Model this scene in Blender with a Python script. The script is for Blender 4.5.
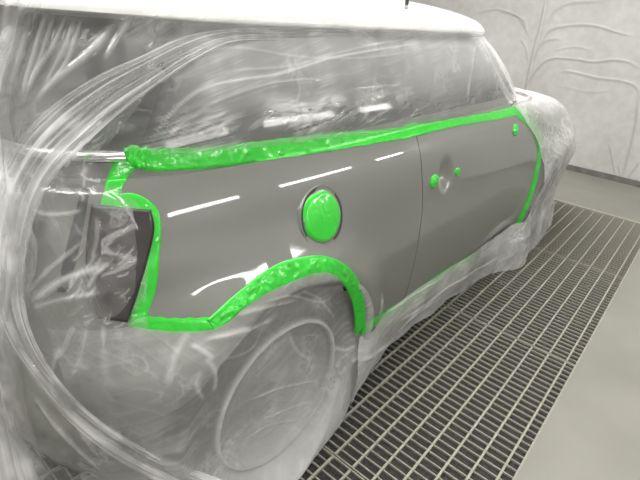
import bpy, bmesh, math, random
import numpy as np
from mathutils import Vector, Matrix
from mathutils.bvhtree import BVHTree
from mathutils import noise as mn

sc = bpy.context.scene
COL = sc.collection
for o in list(bpy.data.objects): bpy.data.objects.remove(o)
rnd = random.Random(7)

# ------------------------------------------------------------------ camera
FPX, YAW, PITCH, ROLL = 461.5, 0.677, 0.462, 0.082
CAM = np.array([0.0, -0.144, 1.3457])
_f = np.array([math.cos(YAW)*math.cos(PITCH), math.sin(YAW)*math.cos(PITCH), -math.sin(PITCH)])
_r = np.array([math.sin(YAW), -math.cos(YAW), 0.0]); _u = np.cross(_r, _f)
RT = math.cos(ROLL)*_r + math.sin(ROLL)*_u
UP = -math.sin(ROLL)*_r + math.cos(ROLL)*_u
FW = _f
cd = bpy.data.cameras.new('camera'); cam = bpy.data.objects.new('camera', cd); COL.objects.link(cam)
cd.sensor_width = 36.0; cd.lens = FPX/640*36.0; cd.clip_start = 0.02
m = Matrix.Identity(4)
for i in range(3):
    m[i][0], m[i][1], m[i][2], m[i][3] = RT[i], UP[i], -FW[i], CAM[i]
cam.matrix_world = m
sc.camera = cam

def pxray(px, py):
    d = RT*((px-320)/FPX) - UP*((py-240)/FPX) + FW
    return Vector(d/np.linalg.norm(d))
def on_plane(px, py, axis, val):
    d = pxray(px, py); t = (val-CAM[axis])/d[axis]
    return Vector(CAM) + d*t
def to_px(P):
    q = np.array(P)-CAM
    z = q@FW
    return 320+FPX*(q@RT)/z, 240-FPX*(q@UP)/z

# ------------------------------------------------------------------ light
w = bpy.data.worlds.new('world'); sc.world = w; w.use_nodes = True
w.node_tree.nodes['Background'].inputs[0].default_value = (0.9, 0.95, 1, 1)
w.node_tree.nodes['Background'].inputs[1].default_value = 0.15
sc.view_settings.view_transform = 'Standard'; sc.view_settings.look = 'None'
sc.view_settings.exposure = 0.0; sc.view_settings.gamma = 1.0
sc.view_settings.use_curve_mapping = False
sc.cycles.use_denoising = True
sc.cycles.transparent_max_bounces = 24
sc.cycles.max_bounces = 10; sc.cycles.diffuse_bounces = 5; sc.cycles.glossy_bounces = 5
sc.cycles.sample_clamp_indirect = 6.0
sc.cycles.caustics_reflective = False; sc.cycles.caustics_refractive = False

ROOM = dict(x0=-2.6, x1=5.46, y0=-2.0, y1=4.4, z1=2.9)
TUBE_E = 26.0

def area(name, loc, rot, sx, sy, e, col=(1, .985, .95)):
    l = bpy.data.lights.new(name, 'AREA'); l.shape = 'RECTANGLE'; l.size = sx; l.size_y = sy
    l.energy = e; l.color = col
    o = bpy.data.objects.new(name, l); o.location = loc; o.rotation_euler = rot; COL.objects.link(o)
    return o
area('ceiling_light', (1.4, 1.3, 2.86), (0, 0, 0), 5.5, 2.2, 225)

# ------------------------------------------------------------------ materials
def mat(name, base=(.5, .5, .5), rough=.5, metal=0.0, coat=0.0, spec=.5, noise=None, bump=None, emit=None):
    """noise=(scale, amount, detail) tints the base; bump=(scale, strength, distance)"""
    M = bpy.data.materials.new(name); M.use_nodes = True
    nt = M.node_tree; b = nt.nodes['Principled BSDF']
    b.inputs['Base Color'].default_value = (*base, 1)
    b.inputs['Roughness'].default_value = rough; b.inputs['Metallic'].default_value = metal
    b.inputs['Specular IOR Level'].default_value = spec
    if coat:
        b.inputs['Coat Weight'].default_value = coat; b.inputs['Coat Roughness'].default_value = .02
    tc = nt.nodes.new('ShaderNodeTexCoord')
    if noise:
        n = nt.nodes.new('ShaderNodeTexNoise'); n.inputs['Scale'].default_value = noise[0]
        n.inputs['Detail'].default_value = noise[2] if len(noise) > 2 else 4
        nt.links.new(tc.outputs['Object'], n.inputs['Vector'])
        r = nt.nodes.new('ShaderNodeValToRGB'); a = noise[1]
        r.color_ramp.elements[0].position = .3; r.color_ramp.elements[1].position = .7
        r.color_ramp.elements[0].color = (*[c*(1-a) for c in base], 1)
        r.color_ramp.elements[1].color = (*[min(1, c*(1+a)) for c in base], 1)
        nt.links.new(n.outputs['Fac'], r.inputs['Fac']); nt.links.new(r.outputs['Color'], b.inputs['Base Color'])
    if bump:
        n = nt.nodes.new('ShaderNodeTexNoise'); n.inputs['Scale'].default_value = bump[0]
        n.inputs['Detail'].default_value = 5
        nt.links.new(tc.outputs['Object'], n.inputs['Vector'])
        bp = nt.nodes.new('ShaderNodeBump'); bp.inputs['Strength'].default_value = bump[1]; bp.inputs['Distance'].default_value = bump[2]
        nt.links.new(n.outputs['Fac'], bp.inputs['Height']); nt.links.new(bp.outputs['Normal'], b.inputs['Normal'])
    if emit:
        b.inputs['Emission Color'].default_value = (*emit[0], 1); b.inputs['Emission Strength'].default_value = emit[1]
    return M

M_paint = mat('grey_paint', (.178, .182, .168), .35, coat=1.0, spec=.3)
M_white = mat('white_roof_paint', (.90, .90, .89), .3, coat=.6)
M_glass = mat('dark_glass', (.055, .057, .060), .06, spec=.6)
M_black = mat('black_plastic', (.025, .025, .026), .55, noise=(40, .3))
M_rubber = mat('tyre_rubber', (.03, .03, .03), .8, bump=(60, .3, .002))
M_rim = mat('silver_rim', (.42, .42, .42), .35, metal=.6)
M_lamp = mat('dark_red_lamp', (.016, .010, .011), .35, coat=.25)
M_chrome = mat('chrome', (.75, .75, .76), .12, metal=1.0)
M_tape = mat('green_tape', (.018, .56, .022), .30, coat=.5, bump=(38, .22, .004), noise=(18, .06))
M_concrete = mat('concrete', (.250, .246, .218), .62, noise=(2.2, .10, 6), bump=(14, .12, .004))
M_steel = mat('galvanised_steel', (.33, .32, .27), .55, metal=0, noise=(30, .15))
M_pit = mat('pit_filter', (.033, .030, .029), .9, noise=(90, .5))
M_ceil = mat('white_panel', (.72, .72, .70), .5)
M_skirt = mat('grey_skirting', (.16, .155, .15), .6, noise=(12, .25))
M_tube = mat('tube_glow', (.9, .9, .9), .4, emit=((1, .985, .95), TUBE_E))

# ------------------------------------------------------------------ helpers
def mesh_obj(name, verts, faces, mats, parent=None, smooth=True, fmat=None):
    me = bpy.data.meshes.new(name)
    me.from_pydata([tuple(v) for v in verts], [], faces)
    for mm in (mats if isinstance(mats, (list, tuple)) else [mats]): me.materials.append(mm)
    if fmat is not None:
        for p, i in zip(me.polygons, fmat): p.material_index = i
    if smooth: me.shade_smooth()
    o = bpy.data.objects.new(name, me); COL.objects.link(o)
    if parent: o.parent = parent
    return o
def bm_obj(name, bm, M, parent=None, smooth=False, angle=None):
    me = bpy.data.meshes.new(name); bmesh.ops.recalc_face_normals(bm, faces=bm.faces[:]); bm.to_mesh(me); bm.free()
    for mm in (M if isinstance(M, (list, tuple)) else [M]): me.materials.append(mm)
    if smooth: me.shade_smooth()
    if angle: me.set_sharp_from_angle(angle=math.radians(angle))
    o = bpy.data.objects.new(name, me); COL.objects.link(o)
    if parent: o.parent = parent
    return o
def add_box(bm, a, b, bevel=0):
    r = bmesh.ops.create_cube(bm, size=1)
    vs = r['verts']
    for v in vs:
        v.co = Vector([a[i] if v.co[i] < 0 else b[i] for i in range(3)])
    if bevel:
        es = {e for v in vs for e in v.link_edges}
        bmesh.ops.bevel(bm, geom=list(es), offset=bevel, segments=2, affect='EDGES')
def box(name, a, b, M, parent=None, bevel=0):
    bm = bmesh.new(); add_box(bm, a, b, bevel); return bm_obj(name, bm, M, parent)
def thing(name, label, cat, loc=(0, 0, 0), group=None):
    o = bpy.data.objects.new(name, None); COL.objects.link(o); o.location = loc; o.empty_display_size = .1
    o['label'] = label; o['category'] = cat
    if group: o['group'] = group
    bpy.context.view_layer.update()
    return o
def tag(o, label=None, cat=None, group=None, kind=None):
    for k, v in (('label', label), ('category', cat), ('group', group), ('kind', kind)):
        if v: o[k] = v
    return o
def struct(o): o['kind'] = 'structure'; return o
def lathe(prof, n=64, axis='Y'):
    """profile of (radius, offset) turned about the Y axis"""
    bm = bmesh.new(); rings = []
    for r, h in prof:
        rings.append([bm.verts.new((r*math.cos(2*math.pi*i/n), h, r*math.sin(2*math.pi*i/n))) for i in range(n)])
    for a, b in zip(rings, rings[1:]):
        for i in range(n): bm.faces.new((a[i], a[(i+1) % n], b[(i+1) % n], b[i]))
    return bm
def smoothstep(a, b, x):
    t = np.clip((x-a)/(b-a), 0, 1); return t*t*(3-2*t)

# ------------------------------------------------------------------ the booth
R = ROOM
PX0, PX1, PY0, PY1 = -0.213, 4.335, -0.0375, 2.85       # pit of the floor grating
bm = bmesh.new()
for a, b in (((R['x0'], R['y0'], -.2), (PX0, R['y1'], 0)), ((PX1, R['y0'], -.2), (R['x1'], R['y1'], 0)),
             ((PX0, R['y0'], -.2), (PX1, PY0-.004, 0)), ((PX0, PY1, -.2), (PX1, R['y1'], 0))):
    add_box(bm, a, b)
struct(bm_obj('floor', bm, M_concrete))
struct(box('floor_pit', (PX0, PY0, -.06), (PX1, PY1, -.0125), M_pit))
L_STEP = 1.125; NX = 32; PIT = L_STEP/NX
def bar_mesh(name, sx, sy, sz):
    bm = bmesh.new(); add_box(bm, (-sx/2, -sy/2, -sz), (sx/2, sy/2, 0))
    me = bpy.data.meshes.new(name); bm.to_mesh(me); bm.free(); me.materials.append(M_steel); return me
xs = [-.213+.0, .912, 2.037, 3.162, 4.287]
long_me = bar_mesh('bearing_bar', L_STEP-.012, .0078, .012)
cross_me = bar_mesh('cross_bar', .0040, PY1-PY0, .009)
for k in range(4):
    t = bpy.data.objects.new('floor_grate', None); COL.objects.link(t); struct(t)
    x0 = xs[k]; t.location = (x0+L_STEP/2, (PY0+PY1)/2, 0)
    for i in range(39):
        o = bpy.data.objects.new('bearing_bar', long_me); COL.objects.link(o); o.parent = t
        o.location = (0, (i*.075)-(PY0+PY1)/2, -.001)
    for j in range(NX+1):
        o = bpy.data.objects.new('cross_bar', cross_me); COL.objects.link(o); o.parent = t
        xx = -L_STEP/2+j*PIT
        if j == 0: xx += .005
        if j == NX: xx -= .005
        o.location = (xx, 0, -.003)
bm = bmesh.new()
add_box(bm, (PX0, PY0-.006, -.05), (PX1, PY0, .0005)); add_box(bm, (PX1-.04, PY0, -.05), (PX1, PY1, .0))
struct(bm_obj('trim_1', bm, M_steel))

# walls: white sheet metal dulled by overspray
def wall_mat():
    M = mat('booth_wall', (.60, .593, .578), .42, noise=(1.3, .12, 6), bump=(5, .25, .02)); return M
M_wall = wall_mat()
struct(box('wall_right', (R['x0'], R['y0']-.1, 0), (R['x1'], R['y0'], R['z1']), M_wall))
struct(box('wall_left', (R['x0'], R['y1'], 0), (R['x1'], R['y1']+.1, R['z1']), M_wall))
struct(box('wall_back', (R['x0']-.1, R['y0']-.1, 0), (R['x0'], R['y1']+.1, R['z1']), M_wall))
struct(box('wall_front', (R['x1'], R['y0']-.1, 0), (R['x1']+.1, R['y1']+.1, R['z1']), M_wall))
struct(box('ceiling', (R['x0']-.1, R['y0']-.1, R['z1']), (R['x1']+.1, R['y1']+.1, R['z1']+.1), M_ceil))
struct(box('baseboard_front', (R['x1']-.03, R['y0'], 0.0), (R['x1'], R['y1'], .055), M_skirt))

# tube lights on the wall behind the photographer and up under the ceiling
def tube_light(loc, length, label, tilt=0):
    t = thing('tube_light', label, 'light', loc, 'fluorescent lights along the booth wall')
    hs = box('housing', (-length/2, -.06, -.09), (length/2, -.02, .09), M_ceil, t, .006)
    for s in (-.03, .03):
        bm = bmesh.new(); bmesh.ops.create_cone(bm, segments=16, radius1=.021, radius2=.021, depth=length-.06, cap_ends=True)
        for v in bm.verts: v.co = Vector((v.co.z, v.co.x, v.co.y+s))
        bm_obj('tube', bm, M_tube, t, smooth=True)
    t.rotation_euler = (tilt, 0, 0)
    return t
LIGHT_Y = R['y0']+.07
for cx_, ln, where in ((-1.36, 1.5, 'nearest the back wall'), (.92, 1.5, 'level with the rear wheel'),
                       (3.22, 1.6, 'level with the front wheel'), (4.98, .72, 'short one by the front wall')):
    tube_light((cx_, LIGHT_Y, 1.6), ln, 'twin tube fluorescent light on the right wall, ' + where)

# ------------------------------------------------------------------ car body surfaces
AX, CY = .7575, 1.395
N_TH = 800
LOW = np.array([  # z, half width, rear x, front x, exponent
    (.15, .740, -.48, 2.98, 6.0), (.19, .785, -.54, 3.03, 6.0), (.26, .812, -.575, 3.07, 6.0), (.34, .830, -.595, 3.10, 6.0),
    (.45, .842, -.605, 3.11, 6.0), (.60, .850, -.60, 3.10, 6.0), (.70, .848, -.585, 3.08, 6.0), (.80, .836, -.57, 3.02, 6.0),
    (.88, .820, -.555, 2.90, 5.6), (.94, .803, -.54, 2.70, 5.4), (.985, .783, -.53, 2.45, 5.2), (1.01, .768, -.52, 2.20, 5.0)])
GRN = np.array([
    (.99, .760, -.505, 2.10, 5.0), (1.05, .748, -.485, 2.00, 5.0), (1.15, .722, -.455, 1.84, 5.0), (1.25, .692, -.42, 1.67, 5.0),
    (1.30, .672, -.40, 1.58, 5.0), (1.312, .690, -.47, 1.57, 5.0), (1.335, .684, -.47, 1.52, 4.8), (1.36, .640, -.42, 1.42, 4.4),
    (1.385, .540, -.30, 1.24, 4.0), (1.40, .360, -.08, .95, 3.6), (1.407, .06, .3, .50, 3.0)])
def interp(tab, z):
    """smooth (monotone cubic) interpolation of the level table"""
    zz = tab[:, 0]; out = []
    for c in range(1, tab.shape[1]):
        y = tab[:, c]; h = np.diff(zz); d = np.diff(y)/h
        s = np.zeros(len(y)); s[0] = d[0]; s[-1] = d[-1]
        for i in range(1, len(y)-1):
            s[i] = 0 if d[i-1]*d[i] <= 0 else (h[i-1]+h[i])*2/((2*h[i]+h[i-1])/d[i-1]+(h[i]+2*h[i-1])/d[i])*1.0 if False else (0 if d[i-1]*d[i] <= 0 else 3*(h[i-1]+h[i])/((2*h[i]+h[i-1])/d[i-1]+(h[i]+2*h[i-1])/d[i]))
        i = int(np.clip(np.searchsorted(zz, z)-1, 0, len(zz)-2)); t = np.clip((z-zz[i])/h[i], -.5, 1.5)
        out.append((2*t**3-3*t**2+1)*y[i]+(t**3-2*t**2+t)*h[i]*s[i]+(-2*t**3+3*t**2)*y[i+1]+(t**3-t**2)*h[i]*s[i+1])
    return out
# angles chosen once so that points are evenly spread round a typical outline
def _angles(n, N):
    th = np.linspace(0, 2*math.pi, 40001)
    c, s = np.cos(th), np.sin(th)
    x = 1.85*np.sign(c)*np.abs(c)**(2/n); y = .84*np.sign(s)*np.abs(s)**(2/n)
    L = np.r_[0, np.cumsum(np.hypot(np.diff(x), np.diff(y)))]
    return np.interp(np.linspace(0, L[-1], N+1)[:-1], L, th)
TH = _angles(6.0, N_TH)
def outline(tab, z, th=TH):
    w_, xr, xf, n = interp(tab, z)
    c, s = np.cos(th), np.sin(th)
    x = (xr+xf)/2 + (xf-xr)/2*np.sign(c)*np.abs(c)**(2/n)
    v = w_*np.sign(s)*np.abs(s)**(2/n)
    return x, v
WC_Z, WC_R = .305, .385
def flare_amt(x, z):
    """arches, and the swell above the bumper at the tail corner"""
    out = 0
    for ax in (0.0, 2.467):
        d = np.hypot(x-ax, z-WC_Z)
        out = out + .038*np.exp(-((d-.415)/.085)**2)*smoothstep(.15, .3, z)
    return out + .018*np.exp(-(np.abs(z-.64)/.12)**4)*smoothstep(-.10, -.24, x)
def flare(x, v, z):
    return v + np.sign(v)*flare_amt(x, z)*(np.abs(v) > .5)
def loft(tab, zs, cap_top=True, cap_bottom=True, fl=False):
    V, F = [], []
    for z in zs:
        x, v = outline(tab, z)
        if fl: v = flare(x, v, z)
        V += [(AX+a, CY-b, z) for a, b in zip(x, v)]
    N = N_TH
    for k in range(len(zs)-1):
        for i in range(N):
            j = (i+1) % N
            F.append((k*N+i, (k+1)*N+i, (k+1)*N+j, k*N+j))
    if cap_top: F.append(tuple(range((len(zs)-1)*N, len(zs)*N))[::-1])
    if cap_bottom: F.append(tuple(range(N)))
    return V, F
ZL = np.r_[np.linspace(.15, .3, 10)[:-1], np.linspace(.3, 1.01, 64)]
ZG = np.r_[np.linspace(.99, 1.30, 20)[:-1], np.linspace(1.30, 1.34, 8)[:-1], np.linspace(1.34, 1.407, 16)]
low_V, low_F = loft(LOW, ZL, fl=True)
grn_V, grn_F = loft(GRN, ZG)
def make_bvh(V, F): return BVHTree.FromPolygons([Vector(v) for v in V], F)
BV_LOW, BV_GRN = make_bvh(low_V, low_F), make_bvh(grn_V, grn_F)
def hit(px, py, bvs=(BV_LOW, BV_GRN)):
    d = pxray(px, py); best = None
    for b in bvs:
        r = b.ray_cast(Vector(CAM), d)
        if r[0] is not None and (best is None or r[3] < best[3]): best = r
    return best

car = thing('car', 'grey hatchback car with white roof, masked with green tape and clear film', 'car', (AX+1.2, CY, 0))
def child_keep(o, par):
    o.parent = par; o.matrix_parent_inverse = par.matrix_world.inverted()
    return o

# cut shut lines: seams are bevelled grooves made by pushing vertices near the line
def bool_cut(o, cutters):
    for c in cutters:
        b = bmesh.new(); b.from_mesh(c.data)
        if b.calc_volume(signed=True) < 0: bmesh.ops.reverse_faces(b, faces=b.faces[:]); b.to_mesh(c.data)
        b.free()
        md = o.modifiers.new('b', 'BOOLEAN'); md.operation = 'DIFFERENCE'; md.object = c; md.solver = 'EXACT'
    bpy.context.view_layer.update()
    dg = bpy.context.evaluated_depsgraph_get(); me = bpy.data.meshes.new_from_object(o.evaluated_get(dg))
    o.modifiers.clear(); o.data = me
    for c in cutters: bpy.data.objects.remove(c)
    return o
body = mesh_obj('body_shell', low_V, low_F, [M_paint, M_black])
cut = []
for ax in (0.0, 2.467):
    for side in (1, -1):
        bm = bmesh.new(); bmesh.ops.create_cone(bm, segments=96, radius1=WC_R, radius2=WC_R, depth=.36, cap_ends=True)
        for v in bm.verts: v.co = Vector((v.co.x+AX+ax, v.co.z+CY-side*.78, -v.co.y+WC_Z))
        cut.append(bm_obj('cutter', bm, M_black))
# door gap: two closely spaced tilted walls
def gap_cutter(p0, p1, wd=.0045):
    (xa, za), (xb, zb) = p0, p1
    d = Vector((xb-xa, 0, zb-za)).normalized(); n = Vector((-d.z, 0, d.x))*wd/2
    a, b = Vector((AX+xa, 0, za)), Vector((AX+xb, 0, zb))
    vs = []
    for y in (CY-.90, CY-.74):
        for q in (a-n, a+n, b+n, b-n): vs.append((q.x, y, q.z))
    return mesh_obj('cutter', vs, [(3, 2, 1, 0), (4, 5, 6, 7), (0, 1, 5, 4), (1, 2, 6, 5), (2, 3, 7, 6), (3, 0, 4, 7)], M_black, smooth=False)
cut += [gap_cutter((.655, 1.03), (.712, .24)), gap_cutter((1.80, .30), (.70, .30))]
bool_cut(body, cut)
body.data.set_sharp_from_angle(angle=math.radians(35))
# paint indices, door dish, and the door split off as a part of its own
me = body.data
bm = bmesh.new(); bm.from_mesh(me)
FR_X = ((.22, 2.02), (.33, 2.10), (.45, 2.14), (.65, 2.10), (.80, 1.93), (.93, 1.72), (1.0, 1.62))
def front_line(z): return np.interp(z, [q[0] for q in FR_X], [q[1] for q in FR_X])
def seam_line(z): return np.interp(z, [.24, 1.03], [.712, .655])
h = hit(446, 175); DISH = (h[0].x-AX, h[0].z)
for v in bm.verts:
    x, z, q = v.co.x-AX, v.co.z, CY-v.co.y
    if q > .7:
        r = math.hypot((x-DISH[0])/.060, (z-DISH[1])/.072)
        if r < 1: v.co.y += .030*(1-r*r)**1.5
bm.faces.ensure_lookup_table()
door_f = []
for f in bm.faces:
    c = f.calc_center_median(); v = CY-c.y; x = c.x-AX
    inner = abs(v) < .70 and any(math.hypot(x-ax, c.z-WC_Z) < WC_R+.02 for ax in (0, 2.467))
    lip = any(abs(math.hypot(x-ax, c.z-WC_Z)-WC_R) < .003 for ax in (0, 2.467)) and abs(f.normal.y) < .5
    f.material_index = 1 if (inner or lip) else 0
    if v > .70 and .3015 < c.z < .99 and seam_line(c.z)+.001 < x < front_line(c.z)-.03 and abs(f.normal.y) > .5: door_f.append(f)
bd = bm.copy(); keep = {f.index for f in door_f}; bd.faces.ensure_lookup_table()
bmesh.ops.delete(bd, geom=[f for f in bd.faces if f.index not in keep], context='FACES')
bmesh.ops.delete(bm, geom=door_f, context='FACES')
bm.to_mesh(me); bm.free(); child_keep(body, car)
dme = bpy.data.meshes.new('door'); bd.to_mesh(dme); bd.free(); dme.materials.append(M_paint)
door = bpy.data.objects.new('door', dme); COL.objects.link(door); child_keep(door, car)

green = mesh_obj('window_band', grn_V, grn_F, [M_glass, M_white])
green.data.materials.append(M_paint)
for p in green.data.polygons: p.material_index = 1 if p.center.z > 1.302 else (2 if p.center.z < 1.040 else 0)
green.data.set_sharp_from_angle(angle=math.radians(40))
child_keep(green, car)


# wheels under the film
def make_wheel():
    t = thing('wheel', 'wheel', 'x'); del t['category']; del t['label']
    bm = lathe([(.20, .10), (.235, .105), (.262, .112), (.29, .10), (.305, .075), (.306, .0), (.305, -.075), (.29, -.10), (.235, -.105), (.20, -.1)], 96)
    bm_obj('tyre', bm, M_rubber, t, smooth=True)
    bm = lathe([(.02, .085), (.05, .08), (.055, .06), (.10, .05), (.19, .055), (.205, .085), (.225, .105), (.236, .108), (.236, .09), (.20, .06), (.20, -.09)], 96)
    bm_obj('rim', bm, M_rim, t, smooth=True, angle=35)
    for k in range(10):
        bm = bmesh.new(); add_box(bm, (.05, .055, -.013), (.215, .082, .013), .004)
        o = bm_obj('spoke', bm, M_rim, t); o.rotation_euler = (0, k*2*math.pi/10, 0)
    return t
def put_wheel(x, side, t=None):
    t = t or make_wheel()
    t.location = (AX+x, CY-side*.695, WC_Z); t.rotation_euler = (0, 0, math.pi if side > 0 else 0)
    return t
for x in (0.0, 2.467):
    for side in (1, -1):
        wh = put_wheel(x, side); bpy.context.view_layer.update(); child_keep(wh, car)

# surface patches laid over the body: both long edges are followed on the body itself
def resample(pts, n):
    pts = np.array(pts, float); L = np.r_[0, np.cumsum(np.hypot(*np.diff(pts, axis=0).T))]
    t = np.linspace(0, L[-1], n); return np.c_[np.interp(t, L, pts[:, 0]), np.interp(t, L, pts[:, 1])]
def smooth_path(pts, n):
    """Catmull-Rom through the points, evenly spaced"""
    p = np.array(pts, float); p = np.vstack([2*p[0]-p[1], p, 2*p[-1]-p[-2]]); out = []
    for i in range(1, len(p)-2):
        for t in np.linspace(0, 1, 16, endpoint=False):
            out.append(.5*((2*p[i])+(-p[i-1]+p[i+1])*t+(2*p[i-1]-5*p[i]+4*p[i+1]-p[i+2])*t*t+(-p[i-1]+3*p[i]-3*p[i+1]+p[i+2])*t**3))
    out.append(p[-2]); return resample(out, n)
def ribbon(name, e1, e2, M, n=120, k=10, off=.002, wr=.0009, seed=0, jag=0.0, thick=0.0, bvs=(BV_LOW, BV_GRN), fine=1.0):
    A, B = smooth_path(e1, n), smooth_path(e2, n)
    V, ok = [], []
    last = None
    for i in range(n):
        row = []
        for j in range(k+1):
            q = A[i]*(1-j/k)+B[i]*(j/k)
            if jag and (j == 0 or j == k):
                q = q+np.array([0, 1])*jag*mn.noise(Vector((i*.13, j, seed)))
            h = hit(q[0], q[1], bvs)
            if h is None or h[0] is None: row.append(None); continue
            nrm = h[1] if h[1].dot(pxray(q[0], q[1])) < 0 else -h[1]
            p = h[0]
            e = min(j, k-j, i, n-1-i)
            u = Vector((p.x*38*fine, p.z*38*fine, seed*3.7))
            wv = wr*(abs(mn.noise(u))*2+1.2*abs(mn.noise(u*2.3)))
            row.append(p+nrm*(off*(.35 if e == 0 else 1)+(wv if e > 0 else 0)))
        # fill misses from a neighbour
        for j in range(k+1):
            if row[j] is None:
                c = [row[m_] for m_ in range(k+1) if row[m_] is not None]
                row[j] = (c[0] if c else V[-1][j]).copy()
        V.append(row)
    vs = [p for r in V for p in r]; F = [(i*(k+1)+j, i*(k+1)+j+1, (i+1)*(k+1)+j+1, (i+1)*(k+1)+j) for i in range(n-1) for j in range(k)]
    o = mesh_obj(name, vs, F, M)
    if thick:
        md = o.modifiers.new('s', 'SOLIDIFY'); md.thickness = thick; md.offset = 0
    return o

# tail lamp, trims
lamp = ribbon('tail_lamp', [(92, 204), (88, 230), (86, 262), (88, 295), (96, 318)], [(151, 210), (154, 230), (147, 262), (139, 290), (128, 322)], M_lamp, n=60, k=30, off=.012, wr=0)
child_keep(lamp, car)
gap = ribbon('hatch_gap', [(82, 188), (72, 225), (63, 262), (57, 292)], [(90, 188), (84, 225), (76, 262), (66, 292)], M_black, n=40, k=3, off=.0015, wr=0)
child_keep(gap, car)
def belt_strip():
    V, F = [], []; th = TH; z0, z1 = 1.040, 1.062
    prof = [(z0, .001), (z0+.003, .009), ((z0+z1)/2, .012), (z1-.003, .009), (z1, .001)]
    for z, o_ in prof:
        x, v = outline(GRN, z)
        dx, dv = np.gradient(x), np.gradient(v); L = np.hypot(dx, dv)+1e-9
        nx, nv = dv/L, -dx/L
        s_ = np.sign(nx*(x-.7)+nv*v); nx, nv = nx*s_, nv*s_
        V += [(AX+a, CY-b, z) for a, b in zip(x+nx*o_, v+nv*o_)]
    N = N_TH
    x0_, v0_ = outline(GRN, z0)
    F = [(k*N+i, k*N+(i+1) % N, (k+1)*N+(i+1) % N, (k+1)*N+i) for k in range(4) for i in range(N) if x0_[i] < -.31 or v0_[i] < -.3]
    return mesh_obj('chrome_trim', V, F, M_chrome)
child_keep(belt_strip(), car)

for e1, e2 in (([(400, 45), (406, 78), (410, 112)], [(404, 45), (410, 78), (414, 112)]), ([(234, 44), (226, 75), (218, 112)], [(237, 44), (229, 75), (221, 112)]),
               ([(168, 62), (158, 95), (140, 146)], [(178, 62), (168, 95), (150, 146)]), ([(477, 40), (495, 72), (512, 106)], [(483, 40), (501, 70), (518, 104)])):
    child_keep(ribbon('window_seal', e1, e2, M_black, n=40, k=4, off=.002, wr=0), car)
h = hit(406, 9)
bm = bmesh.new(); bmesh.ops.create_cone(bm, segments=16, radius1=.007, radius2=.004, depth=.10, cap_ends=True)
for v in bm.verts: v.co = v.co+h[0]+Vector((0, 0, .045))
child_keep(bm_obj('aerial', bm, M_black, None, smooth=True, angle=40), car)

# fuel flap with its gap and rim
h = hit(322, 217); fn_ = h[1] if h[1].y < 0 else -h[1]
def on_flank(name, prof, M, P, N, n=64, smooth=True, sx=1.0):
    bm = lathe(prof, n)
    bmesh.ops.contextual_create(bm, geom=[]) if False else None
    o = bm_obj(name, bm, M, None, smooth=smooth, angle=40)
    q = Vector((0, 1, 0)).rotation_difference(N); o.rotation_mode = 'QUATERNION'; o.rotation_quaternion = q; o.location = P
    bpy.context.view_layer.update(); return o
fl = on_flank('fuel_flap', [(.0001, .008), (.05, .0075), (.070, .006), (.0735, .003), (.0735, -.02)], M_paint, h[0]+fn_*.001, fn_)
child_keep(fl, car)
rg = on_flank('flap_recess', [(.0735, .0), (.0745, .0012), (.081, .0016), (.0835, -.002)], M_black, h[0]+fn_*.001, fn_); child_keep(rg, car)
rg = on_flank('flap_rim', [(.0805, -.002), (.082, .003), (.0855, .0035), (.089, -.003)], M_paint, h[0]+fn_*.001, fn_); child_keep(rg, car)

# ------------------------------------------------------------------ green masking tape
TG = 'green masking tape round the bare panels'
def tape(lbl, e1, e2, **kw):
    o = ribbon('masking_tape', e1, e2, M_tape, **kw); return tag(o, lbl, 'tape', TG)
tape('long strip of green masking tape along the rear side window sill', [(143, 148), (165, 148), (200, 147), (270, 140), (330, 133), (375, 130), (406, 127)],
     [(143, 171), (165, 171), (200, 169), (269, 160), (337, 150), (380, 143), (412, 138)], n=200, seed=1, jag=.8, k=12)
tape('strip of green masking tape along the door window sill, towards the bonnet', [(403, 126), (412, 122), (420, 124), (440, 121), (471, 116), (500, 110), (517, 106)],
     [(404, 139), (412, 137), (421, 135), (437, 131), (454, 127), (490, 121), (520, 115)], n=120, seed=2, jag=.8)
tape('crumpled knot of green tape at the rear end of the window sill strip', [(124, 147), (134, 145), (142, 147), (148, 146)],
     [(124, 156), (131, 166), (140, 168), (147, 171)], n=40, seed=3, wr=.006, off=.005, jag=3, fine=1.6)
tape('short sloping piece of green tape above the tail lamp', [(124, 150), (116, 160), (110, 171), (106, 182), (103, 196)],
     [(144, 163), (134, 170), (127, 179), (122, 188), (120, 199)], n=50, seed=4)
tape('hooked strip of green tape round the top and side of the tail lamp', [(103, 194), (118, 194), (131, 193), (145, 198), (157, 209), (161, 225), (160, 250), (156, 287), (147, 316)],
     [(100, 207), (116, 210), (128, 212), (139, 213), (148, 220), (152, 233), (146, 262), (138, 287), (128, 322)], n=150, seed=5)
tape('straight green tape strip along the bumper top below the tail lamp', [(136, 312), (150, 316), (170, 318), (190, 318), (210, 317)],
     [(128, 328), (145, 331), (170, 333), (195, 333), (216, 329)], n=80, seed=6, jag=1)
tape('curved crinkled green tape round the rear wheel arch', [(206, 319), (212, 315), (228, 300), (245, 286), (262, 273), (279, 263), (298, 257.5), (317, 255.5), (332, 258), (344, 264), (354, 273), (360, 285), (364, 303), (365, 325)],
     [(214, 331), (225, 325), (238, 313), (254, 302), (269, 293), (284, 286), (300, 280), (312, 275.5), (324, 274), (335, 278), (344, 286), (351, 300), (354, 315), (355, 335)], n=220, k=14, seed=7, wr=.0022, off=.004)
tape('narrow green tape strip along the sill under the door', [(362, 326), (385, 311), (411, 294), (440, 273), (470, 255), (495, 243), (512, 232), (518, 226)],
     [(360, 336), (385, 320), (411, 302), (440, 279), (470, 260), (495, 247), (514, 238), (520, 229)], n=140, seed=8, k=6, wr=.001)
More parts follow.
